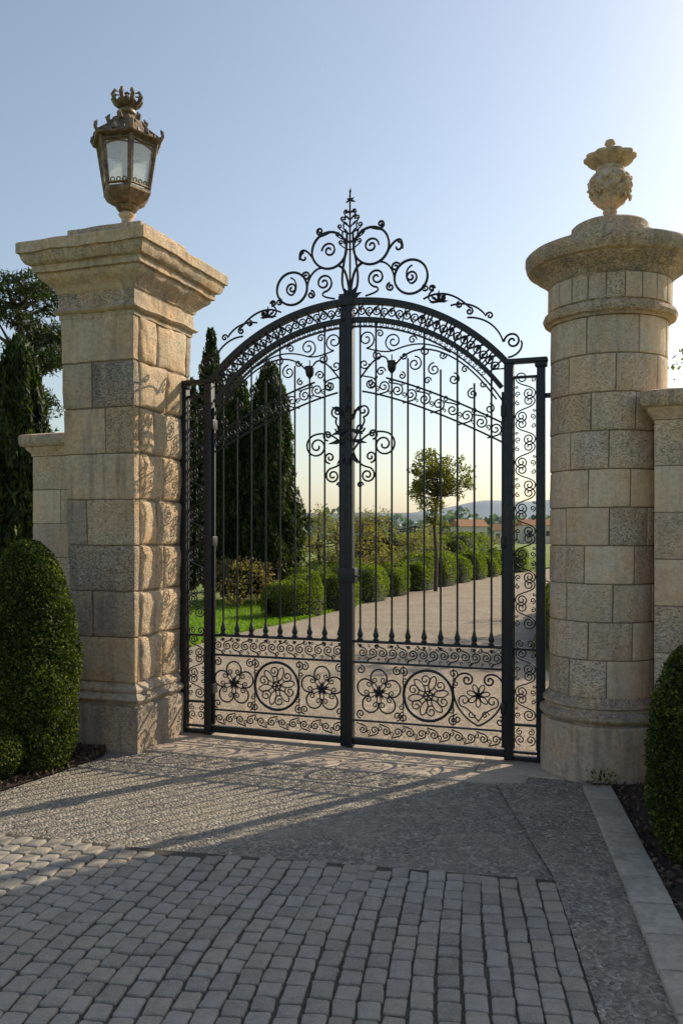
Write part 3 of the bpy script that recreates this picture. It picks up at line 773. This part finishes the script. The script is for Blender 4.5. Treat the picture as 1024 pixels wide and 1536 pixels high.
for j, (x, z, an, L, w_) in enumerate([(0, 2.98, pi/2, .2, .035), (0, 3.0, pi/2 + .7, .14, .022), (0, 3.0, pi/2 - .7, .14, .022), (0, 2.95, -.35, .17, .02), (0, 2.95, pi + .35, .17, .02), (0, 2.85, -.2, .2, .018), (0, 2.85, pi + .2, .2, .018),
      (0, 2.75, -.9, .17, .02), (0, 2.75, pi + .9, .17, .02), (0, 2.9, -pi/2, .3, .035), (0.0, 3.2, pi/2, .15, .02), (.05, 3.1, .5, .12, .018), (-.05, 3.1, pi - .5, .12, .018)]):
    leafshape(x, z, an, L, w_, -.055, -.02)
# crest
for (cx, cz, R, a0, tn, d) in [(.585, 4.315, .155, -pi/2, 1.0, 1), (.585, 4.315, .062, -pi/2, 1.5, 1), (.207, 4.64, .172, -pi/2, 1.0, 1), (.207, 4.64, .075, 0, 1.5, 1), (.26, 4.34, .088, -pi/2, 1.7, -1),
      (.30, 4.83, .035, -pi/2, 1.4, 1), (.46, 4.60, .05, pi/2, .8, -1), (.44, 4.42, .045, 0, 1.4, 1), (.39, 4.24, .04, pi/2, 1.4, 1), (.78, 4.19, .03, 0, 1.3, 1)]:
    if tn == 1.0: add(circ(cx, cz, R, 40), .0125, True)
    else: add(spiral(cx, cz, R, a0, tn, d), .0105, True)
add(bez((.585, 4.253), (.53, 4.28), (.52, 4.4), (.60, 4.42), 10), .0085, True)
add(bez((.0, 4.17), (.02, 4.40), (.05, 4.46), (.12, 4.49), 12), .013, True)
add(bez((.0, 4.17), (.16, 4.30), (.02, 4.55), (.03, 4.78), 14), .012, True)
add(bez((.36, 4.56), (.42, 4.68), (.52, 4.72), (.505, 4.58), 12), .011, True)
add(bez((.15, 4.18), (.25, 4.20), (.30, 4.22), (.26, 4.252), 8), .009, True)
add(bez((.43, 4.31), (.42, 4.42), (.34, 4.5), (.26, 4.48), 10), .010, True)
add(bez((.30, 4.78), (.25, 4.79), (.22, 4.80), (.2, 4.81), 6), .010, True)
add(bez((.70, 4.10), (.85, 4.18), (1.0, 4.12), (1.12, 3.99), 14)[:-1] + spiral(1.12, 3.955, .035, pi/2, 1.3, -1), .0098, True)
add(bez((.95, 4.02), (1.08, 4.05), (1.2, 4.0), (1.27, 3.90), 12)[:-1] + spiral(1.30, 3.90, .035, pi, 1.2, -1), .0092, True)
add(bez((1.10, 3.90), (1.25, 3.90), (1.38, 3.80), (1.42, 3.66), 12), .0092, True)
add(spiral(1.50, 3.66, .075, pi, 1.5, -1), .0102, True)
add(bez((1.46, 3.52), (1.55, 3.53), (1.6, 3.6), (1.575, 3.66), 8), .0092, True)
for (cx, cz, R) in [(.80, 4.11, .06), (.88, 4.10, .035), (.72, 4.2, .035), (1.03, 4.02, .03)]: add(spiral(cx, cz, R, pi/2, 1.5, 1), .0085, True)
for an, L in ((pi/2, .12), (pi/2+.8, .1), (pi/2-.8, .1), (0.1, .09), (pi-.1, .09)): 
    for sg in (-1, 1): leafshape(sg * .84, 4.06, an, L, .012)
add([(0, 4.15), (0, 5.14)], .010)
for k, z in enumerate((4.70, 4.78, 4.85, 4.92, 4.98)):
    w_ = (.11, .14, .12, .09, .06)[k]
    add(bez((0, z - .08), (w_ * .4, z - .06), (w_ * .9, z - .03), (w_, z), 8)[:-1] + spiral(w_ - .02, z, .022, 0, 1.2, 1), .0065, True)
    for sg in (-1, 1):
        leafshape(0, z - .02, pi/2 - sg * .75, w_ * .9, .010); leafshape(sg * w_ * .5, z - .02, pi/2 - sg * .2, .06, .009)
for an in (pi/2, pi/2 + .8, pi/2 - .8, pi/2+1.7, pi/2-1.7): leafshape(0, 5.08, an, .05, .010)
leafshape(0, 5.12, pi/2, .09, .010)
for an in (pi/2 + .5, pi/2 - .5, pi/2 + 1.1, pi/2 - 1.1, pi/2): leafshape(0, 4.16, an, .13, .022, -.02)
BF.build('collars_and_leaves', M_IRON, gate)
for r, sp in SPL.items():
    cu = bpy.data.curves.new('scrollwork', 'CURVE'); cu.dimensions = '3D'; cu.bevel_depth = r; cu.bevel_resolution = 1; cu.use_fill_caps = True
    for pts in sp:
        s = cu.splines.new('POLY'); s.points.add(len(pts) - 1)
        for i, p in enumerate(pts): s.points[i].co = (p[0], p[1], p[2], 1)
        s.use_smooth = True
    cu.materials.append(M_IRON); o = bpy.data.objects.new('scrollwork', cu); COL.objects.link(o); o.parent = gate

# ------------------------------------------------------------------ vegetation
def profshape(n, prof, R, H, seed, amp=.06, freq=5, shell=(.88, 1.03), sq=1.):
    r = np.random.default_rng(seed); u = r.uniform(0, 1, n * 2); rad = prof(u)
    keep = r.uniform(0, 1, n * 2) < (rad / rad.max() * .95 + .08); u = u[keep][:n]; rad = rad[keep][:n]; n = len(u)
    th = r.uniform(0, 2 * pi, n); D = np.stack([np.cos(th), np.sin(th), np.zeros(n)], 1)
    base = D * (rad * R)[:, None]; base[:, 2] = u * H
    k = 1 + amp * sn(base, freq, seed) + amp * .6 * sn(base, freq * 3, seed + 1)
    P = D * (rad * R * k * r.uniform(shell[0], shell[1], n))[:, None]; P[:, 2] = u * H * (1 + .02 * sn(base, freq, seed + 3))
    out = D.copy(); out[:, 2] = (u - .4); return P, out
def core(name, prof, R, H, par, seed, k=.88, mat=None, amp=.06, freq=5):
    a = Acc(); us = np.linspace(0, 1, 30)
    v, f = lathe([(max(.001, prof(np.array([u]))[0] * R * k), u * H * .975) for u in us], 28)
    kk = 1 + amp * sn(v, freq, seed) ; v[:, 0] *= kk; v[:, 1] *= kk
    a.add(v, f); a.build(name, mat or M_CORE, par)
def bush(name, x, y, R, H, n, leaf, seed, prof, mat=M_BOX, amp=.06, freq=6, cmat=None, asp=.5, up=0, shell=(.80, 1.08)):
    e = empty(name, (x, y, 0)); P, o = profshape(n, prof, R, H, seed, amp, freq, shell)
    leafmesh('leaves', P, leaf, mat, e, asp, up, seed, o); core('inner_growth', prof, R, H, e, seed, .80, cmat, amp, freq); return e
egg = lambda u: np.sqrt(np.clip(1 - np.abs((u - .36) / np.where(u < .36, .52, .645)) ** 2.3, 0, 1))
ball = lambda u: np.sqrt(np.clip(1 - np.abs(2 * u - .95) ** 2.2 * .98, 0, 1))
bush('boxwood_bush', -2.68, 7.42, .40, 1.93, 48000, (.020, .042), 1, egg)
bush('boxwood_bush', -2.83, 6.98, .25, .50, 14000, (.018, .034), 2, ball)
bush('boxwood_bush', 2.235, 5.3, .33, 1.40, 40000, (.016, .034), 3, egg)
bush('boxwood_bush', 2.9, 5.9, .45, 1.0, 9000, (.025, .05), 4, ball)
bush('boxwood_bush', -3.35, 7.5, .45, 1.2, 9000, (.025, .05), 5, ball)
e = empty('small_plant', (2.02, 6.72, .01)); P = np.random.default_rng(5).normal(size=(60, 3)) * np.array([.06, .04, .035]) + np.array([0, 0, .10])
leafmesh('leaves', P, (.02, .045), M_BOX, e, .5, .3, 5); a = Acc()
for k in range(9): 
    p = P[k * 5]; tube(a, [(0, 0, 0), (p[0] * .5, p[1] * .5, p[2] * .6), tuple(p)], [.003, .002, .001], 4)
a.build('stems', M_BARK, e)

cyp = lambda u: np.clip(np.power(np.clip(u * 7, 0, 1), .5) * np.power(np.clip(1 - u, 0, 1), .42) * 1.15, 0, 1)
def cypress(x, y, R, H, n, seed, leaf=(.08, .22)):
    e = empty('cypress_tree', (x, y, 0)); P, o = profshape(n, cyp, R, H, seed, .10, 2.6, (.78, 1.08))
    th = np.arctan2(P[:, 1], P[:, 0]); tuft = 1 + .10 * np.sin(th * 7 + 3 * np.sin(P[:, 2] * 1.9 + seed)) + .06 * np.sin(th * 13 + P[:, 2] * 3)
    P[:, :2] *= tuft[:, None]
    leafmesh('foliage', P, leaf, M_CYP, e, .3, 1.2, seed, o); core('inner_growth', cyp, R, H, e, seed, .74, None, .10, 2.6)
    a = Acc(); tube(a, [(0, 0, -.05), (0, 0, .7)], [.12, .1]); a.build('trunk', M_BARK, e)
cypress(-2.1, 25.6, .88, 7.0, 26000, 21)
cypress(-3.2, 26.2, .95, 6.7, 26000, 23)
cypress(-4.5, 30, .62, 9.1, 12000, 24, (.1, .25))
cypress(-5.35, 31, .5, 7.6, 8000, 27, (.1, .25))
cypress(-5.4, 14.6, .60, 5.4, 24000, 25)
cypress(-6.6, 17.0, .65, 4.8, 12000, 26)

def tree(name, x, y, trunkpts, r0, clumps, mat, leaf, per, seed, flat=.6, up=0, asp=.45, fill=.3):
    e = empty(name, (x, y, 0)); a = Acc(); T = [Vector(p) for p in trunkpts]; n = len(T)
    tube(a, T, [r0 * (1 - .65 * i / (n - 1)) for i in range(n)], 9)
    r = np.random.default_rng(seed); PP = []; OO = []
    for (cx, cy, cz, R) in clumps:
        c = Vector((cx, cy, cz)); b = min(T[1:], key=lambda p: (p - c).length + (0 if p.z < cz else .8)); m_ = (b + c) / 2 + Vector((0, 0, -.12 * (c - b).length))
        tube(a, [b, m_, c], [r0 * .32, r0 * .2, r0 * .06], 6)
        for q in range(4):
            d = Vector(r.normal(size=3)) * R * .6; d.z *= flat; tube(a, [m_.lerp(c, .6), c + d], [r0 * .09, r0 * .03], 4)
        k = int(per * R * R); d = r.normal(size=(k, 3)); d /= np.linalg.norm(d, axis=1, keepdims=True)
        rr = R * r.uniform(fill, 1, k) ** .6
        rr *= 1 + .25 * sn(d * 3 + cx, 1.5, seed + int(abs(cx) * 10) % 50)
        P = d * rr[:, None]; P[:, 2] *= flat; PP.append(P + np.array([cx, cy, cz])); OO.append(d)
    a.build('trunk_and_limbs', M_BARK, e); leafmesh('foliage', np.concatenate(PP), leaf, mat, e, asp, up, seed, np.concatenate(OO)); return e
r_ = np.random.default_rng(3)
cl = []
for k in range(40):
    z = r_.uniform(4.3, 9.5); w = 2.3 * (1 - ((z - 7.4) / 3.8) ** 2) ** .5 if abs(z - 7.4) < 3.7 else .6
    an = r_.uniform(0, 2 * pi); q = w * r_.uniform(.2, .95); cl.append((q * math.cos(an), q * math.sin(an) * .8, z, r_.uniform(.42, .85)))
tree('pine_tree', -9.7, 26, [(0, 0, 0), (.1, 0, 2.2), (.0, 0, 4.2), (-.2, 0, 5.8), (.15, .1, 7.4), (0, 0, 8.8)], .26, cl, M_PINE, (.10, .26), 1500, 31, .55, .2, .22)
cl = [(r_.uniform(-2.4, 2.4), r_.uniform(-1.5, 1.5), r_.uniform(2.4, 7.0), r_.uniform(.6, 1.0)) for k in range(26)]
tree('pine_tree', -12.2, 29, [(0, 0, 0), (.1, 0, 2.2), (-.3, 0, 4.2), (-.2, 0, 6.2)], .26, cl, M_PINE, (.14, .3), 800, 32, .6, .2, .25)
# broad airy tree behind the right leaf of the gate
cl = []
for k in range(76):
    d = r_.normal(size=3); d /= np.linalg.norm(d); q = r_.uniform(.3, 1.0)
    lob = 1 + .18 * math.sin(3 * math.atan2(d[2], d[0]) + 1.0)
    cl.append((d[0] * q * 1.22 * lob, d[1] * q * .95, 3.8 + d[2] * q * 1.5 * lob, r_.uniform(.15, .32)))
tree('offscreen_shade_tree', 3.25, 30, [(0, 0, 0), (.03, 0, 1.2), (-.05, 0, 2.3), (.08, 0, 3.3), (0, 0, 4.8)], .075, cl, M_TREE, (.06, .14), 1500, 33, .9, 0, .5)
cl = [(r_.uniform(-2.0, 2.0), r_.uniform(-2.0, 2.0), r_.uniform(3.0, 6.2), r_.uniform(.5, .9)) for k in range(22)]
tree('offscreen_shade_tree', 10.2, 19.0, [(0, 0, 0), (.1, 0, 1.6), (-.1, .1, 3.2), (0, 0, 5.0)], .18, cl, M_TREE, (.10, .22), 450, 34, .7, 0, .5)  # unseen tree beyond the wall, added to cast dappled shade on the path
def shrubmass(name, x, y, R, H, n, seed, mat, leaf=(.05, .12)):
    r = np.random.default_rng(seed); cl = []
    for k in range(n):
        an = r.uniform(0, 2 * pi); q = R * r.uniform(.1, .85) ** .7; zz = H * r.uniform(.16, .86)
        cl.append((q * math.cos(an), q * math.sin(an), zz * (1 - .25 * (q / R) ** 2), r.uniform(.22, .42) * R * .8))
    tree(name, x, y, [(0, 0, -.05), (.05, 0, H * .22), (-.03, 0, H * .45), (0, 0, H * .7)], .06 * R + .02, cl, mat, leaf, 800 if R > .9 else 1300, seed, .8, 0, .5, .2)
shrubmass('shrub', -3.1, 23.6, 1.0, 1.6, 18, 41, M_SHRUB)
shrubmass('shrub', -1.75, 24.2, .8, 1.45, 14, 48, M_SHRUB)
shrubmass('shrub', -.75, 29, 1.3, 3.4, 34, 42, M_OLIVE)
shrubmass('shrub', .75, 31, 1.3, 3.3, 32, 54, M_SHRUB)
shrubmass('shrub', 1.9, 34, 1.6, 3.5, 36, 43, M_OLIVE)
shrubmass('shrub', -.2, 36, 1.7, 3.6, 30, 44, M_OLIVE)
shrubmass('shrub', 3.3, 39, 1.5, 3.3, 26, 53, M_OLIVE)
shrubmass('shrub', 4.9, 52, 1.8, 2.6, 16, 46, M_SHRUB)
shrubmass('shrub', 6.6, 57, 1.8, 3.0, 16, 47, M_OLIVE)
shrubmass('shrub', 10.0, 62, 1.9, 2.3, 16, 49, M_OLIVE)
shrubmass('shrub', 4.35, 15.0, .8, 1.9, 16, 50, M_HEDGE, (.03, .08))
shrubmass('shrub', 5.2, 21.0, .9, 1.7, 12, 51, M_HEDGE, (.03, .08))
shrubmass('shrub', -4.9, 23.2, 1.1, 1.8, 14, 52, M_SHRUB)
def hedge(line, w, h, n, seed, leaf=(.03, .07), hump=.12, mat=M_HEDGE):
    e = empty('boxwood_hedge'); r = np.random.default_rng(seed)
    L = np.array(smoothline(line, 10)); sg = np.linalg.norm(np.diff(L, axis=0), axis=1); cum = np.concatenate([[0], np.cumsum(sg)]); tot = cum[-1]
    def pt(t, an, k=1.):
        x = np.interp(t, cum, L[:, 0]); y = np.interp(t, cum, L[:, 1]); x2 = np.interp(t + .05, cum, L[:, 0]) - np.interp(t - .05, cum, L[:, 0]); y2 = np.interp(t + .05, cum, L[:, 1]) - np.interp(t - .05, cum, L[:, 1])
        q = np.hypot(x2, y2) + 1e-9; nx_, ny_ = y2 / q, -x2 / q
        endf = np.clip(np.minimum(t, tot - t) / (w * .5), 0.02, 1) ; endf = np.sqrt(1 - (1 - endf) ** 2)
        hm = 1 + hump * np.sin(t * 2.4 + seed) + hump * .5 * np.sin(t * 5.1)
        ca, sa_ = np.cos(an), np.sin(an); cx = np.sign(ca) * np.abs(ca) ** .55; sz = np.abs(sa_) ** .5
        o = cx * w / 2 * endf * k
        return np.stack([x + nx_ * o, y + ny_ * o, sz * h * hm * (.55 + .45 * endf) * k], -1)
    t = r.uniform(0, tot, n); an = r.uniform(0, pi, n); P = pt(t, an, 1.); nn = sn(P, 5, seed) * .03 + r.uniform(-.05, .03, n)
    P += nn[:, None] * np.array([1, 1, 1.])
    leafmesh('leaves', P, leaf, mat, e, .55, 0, seed)
    a = Acc(); T = np.linspace(0, tot, max(8, int(tot / .25))); V = []; m = 13
    for q in T:
        for b_ in np.linspace(0, pi, m): V.append(pt(np.array(q), np.array(b_), .9).tolist())
    F = [[i*m+k, i*m+k+1, (i+1)*m+k+1, (i+1)*m+k] for i in range(len(T) - 1) for k in range(m - 1)]
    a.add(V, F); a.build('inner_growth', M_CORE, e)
hedge([(-1.7, 20.6), (-1.15, 21.3), (-.7, 22.0)], 1.1, .88, 9000, 61)
hedge([(-.45, 22.6), (-.1, 23.5), (.1, 24.2)], 1.0, .85, 7000, 71)
hedge([(.35, 25.2), (.75, 26.1), (1.0, 26.9)], 1.15, .95, 7000, 62)
hedge([(1.25, 27.6), (1.6, 28.5), (1.85, 29.3)], 1.15, .9, 7000, 73)
for i_, (y0_, x0_) in enumerate([(30.2, 2.15), (32.6, 3.2), (35.0, 4.15), (37.4, 5.2), (39.8, 6.25), (42.2, 7.3), (44.6, 8.6)]):
    hedge([(x0_, y0_), (x0_ + .45, y0_ + .95), (x0_ + .85, y0_ + 1.9)], 1.4, 1.05 + .1 * (i_ % 2), 4500, 80 + i_, (.05, .10))
hedge([(.4, 33), (2.5, 39), (5.6, 47), (9, 54)], 1.6, 1.5, 20000, 64, (.06, .12), .25)
hedge([(-1.3, 24.5), (-.6, 27.0), (.5, 30)], 1.2, 1.0, 12000, 65)
hedge([(5.0, 40.5), (6.2, 43), (7.0, 45)], 1.4, 1.9, 7000, 72, (.05, .1))
hedge([(3.95, 12.8), (4.25, 16.2), (5.9, 21.5), (9.4, 28)], 1.1, .95, 24000, 66)
hedge([(13.0, 35), (18, 42), (26, 50)], 1.3, 1.0, 10000, 67, (.06, .12))
r = np.random.default_rng(8); n = 55000
yv = r.uniform(9.5, 26, n); le = np.interp(yv, [p[1] for p in Lp], [p[0] for p in Lp]); P = np.stack([le - .08 - r.uniform(0, 1, n) ** 1.5 * 5.5, yv, r.uniform(-.02, .03, n)], 1)
leafmesh('lawn_grass', P, (.04, .1), M_GRASSB, None, .2, 1.0, 8)
r = np.random.default_rng(17); PP = []
for k in range(220):
    x = r.uniform(-130, 190); y = r.uniform(210, 330); R = r.uniform(4, 8); hgt = r.uniform(3, 8.5)
    q = 110; d = r.normal(size=(q, 3)); d /= np.linalg.norm(d, axis=1, keepdims=True); P = d * np.array([R, R, hgt * .55]) * r.uniform(.7, 1.05, (q, 1)) + np.array([x, y, hgt * .5]); PP.append(P)
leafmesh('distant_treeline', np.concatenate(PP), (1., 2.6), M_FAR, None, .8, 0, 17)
def hills(name, y, dx, h, seed, mat, slope=0):
    V = []; n = 160; r = np.random.default_rng(seed); ph = r.uniform(0, 6.28, 6)
    for i in range(n + 1):
        x = -dx + 2 * dx * i / n
        z = h * (.62 + .2 * math.sin(x / dx * 5 + ph[0]) + .12 * math.sin(x / dx * 13 + ph[1]) + .05 * math.sin(x / dx * 37 + ph[2]) + .02 * math.sin(x / dx * 90 + ph[3]))
        for j, (yy_, k) in enumerate([(y - h * 3, 0), (y - h * 1.5, .45), (y - h * .5, .85), (y, 1), (y + h * 2, .6)]): V.append((x, yy_, z * k - .1))
    F = [[i*5+k, (i+1)*5+k, (i+1)*5+k+1, i*5+k+1] for i in range(n) for k in range(4)]
    a = Acc(); a.add(V, F); a.build(name, mat)
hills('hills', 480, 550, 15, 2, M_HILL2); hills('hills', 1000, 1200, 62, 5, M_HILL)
hs = empty('ochre_house', (-14.6, 36, 0), .2)
a = Acc(); a.add(*rbox((0, 0, 1.1), (2.6, 2.2, 1.15), .02)); a.build('walls', M_PLASTER, hs)
a = Acc(); a.add([(-2.9, -2.5, 2.25), (2.9, -2.5, 2.25), (2.9, 2.5, 2.25), (-2.9, 2.5, 2.25), (-2.9, 0, 3.1), (2.9, 0, 3.1)], [[0, 1, 5, 4], [2, 3, 4, 5], [0, 4, 3], [1, 2, 5], [3, 2, 1, 0]]); a.build('roof', M_ROOF, hs, False)
a = Acc()
M_SHUT = simple('shutters', (.06, .07, .06), (.09, .1, .09), 5)
for x in (-1.5, 0, 1.5): a.add(*rbox((x, -2.2, 1.2), (.35, .03, .55), .01))
a.build('windows', M_SHUT, hs)
# a few far farmhouses on the plain
for (x, y, w_, h_, rz) in [(22, 150, 5, 3.2, .3), (31, 165, 4, 2.6, -.2), (38, 170, 6, 3.6, .1)]:
    hs = empty('farmhouse', (x, y, 0), rz)
    a = Acc(); a.add(*rbox((0, 0, h_ / 2), (w_ / 2, 2, h_ / 2), .02)); a.build('walls', M_WHITEW, hs)
    a = Acc(); W2 = w_ / 2 + .3; a.add([(-W2, -2.3, h_), (W2, -2.3, h_), (W2, 2.3, h_), (-W2, 2.3, h_), (-W2, 0, h_ + 1.2), (W2, 0, h_ + 1.2)], [[0, 1, 5, 4], [2, 3, 4, 5], [0, 4, 3], [1, 2, 5], [3, 2, 1, 0]]); a.build('roof', M_ROOF, hs, False)
    a = Acc()
    for q in (-.3, 0, .3): a.add(*rbox((q * w_, -2.01, h_ * .55), (.35, .03, .5), .01))
    a.build('windows', M_SHUT, hs)

# ------------------------------------------------------------------ light
S = Vector((.79, .61, 0)).normalized(); el = math.radians(31); S = Vector((S.x * math.cos(el), S.y * math.cos(el), math.sin(el)))
w = bpy.data.worlds.new('World'); scene.world = w; w.use_nodes = True; nt = w.node_tree
sky = nt.nodes.new('ShaderNodeTexSky'); sky.sky_type = 'NISHITA'; sky.sun_disc = False; sky.sun_elevation = el
sky.sun_rotation = math.atan2(S.x, S.y); sky.air_density = 1.25; sky.dust_density = 1.5; sky.ozone_density = 2.2; sky.altitude = 0
hsn = nt.nodes.new('ShaderNodeHueSaturation'); hsn.inputs['Saturation'].default_value = .78; hsn.inputs['Value'].default_value = 1.0
nt.links.new(sky.outputs[0], hsn.inputs['Color'])
bg = nt.nodes['Background']; nt.links.new(hsn.outputs[0], bg.inputs[0]); bg.inputs[1].default_value = .15
sd_ = bpy.data.lights.new('sun', 'SUN'); sd_.energy = 5.0; sd_.angle = math.radians(.6); sd_.color = (1, .85, .62)
so = bpy.data.objects.new('sun', sd_); COL.objects.link(so); so.rotation_euler = S.to_track_quat('Z', 'Y').to_euler(); so.location = (20, 15, 20)
scene.view_settings.view_transform = 'Standard'; scene.view_settings.look = 'None'; scene.view_settings.exposure = 0
# ------------------------------------------------------------------ camera
cam = bpy.data.cameras.new('camera'); co = bpy.data.objects.new('camera', cam); COL.objects.link(co)
co.location = (0, 0, 2.0); co.rotation_euler = (pi / 2, 0, 0); cam.sensor_fit = 'AUTO'; cam.sensor_width = 36; cam.lens = 36 * 1300 / 1536
cam.shift_y = 32 / 1536; cam.clip_end = 5000; cam.clip_start = .05; scene.camera = co
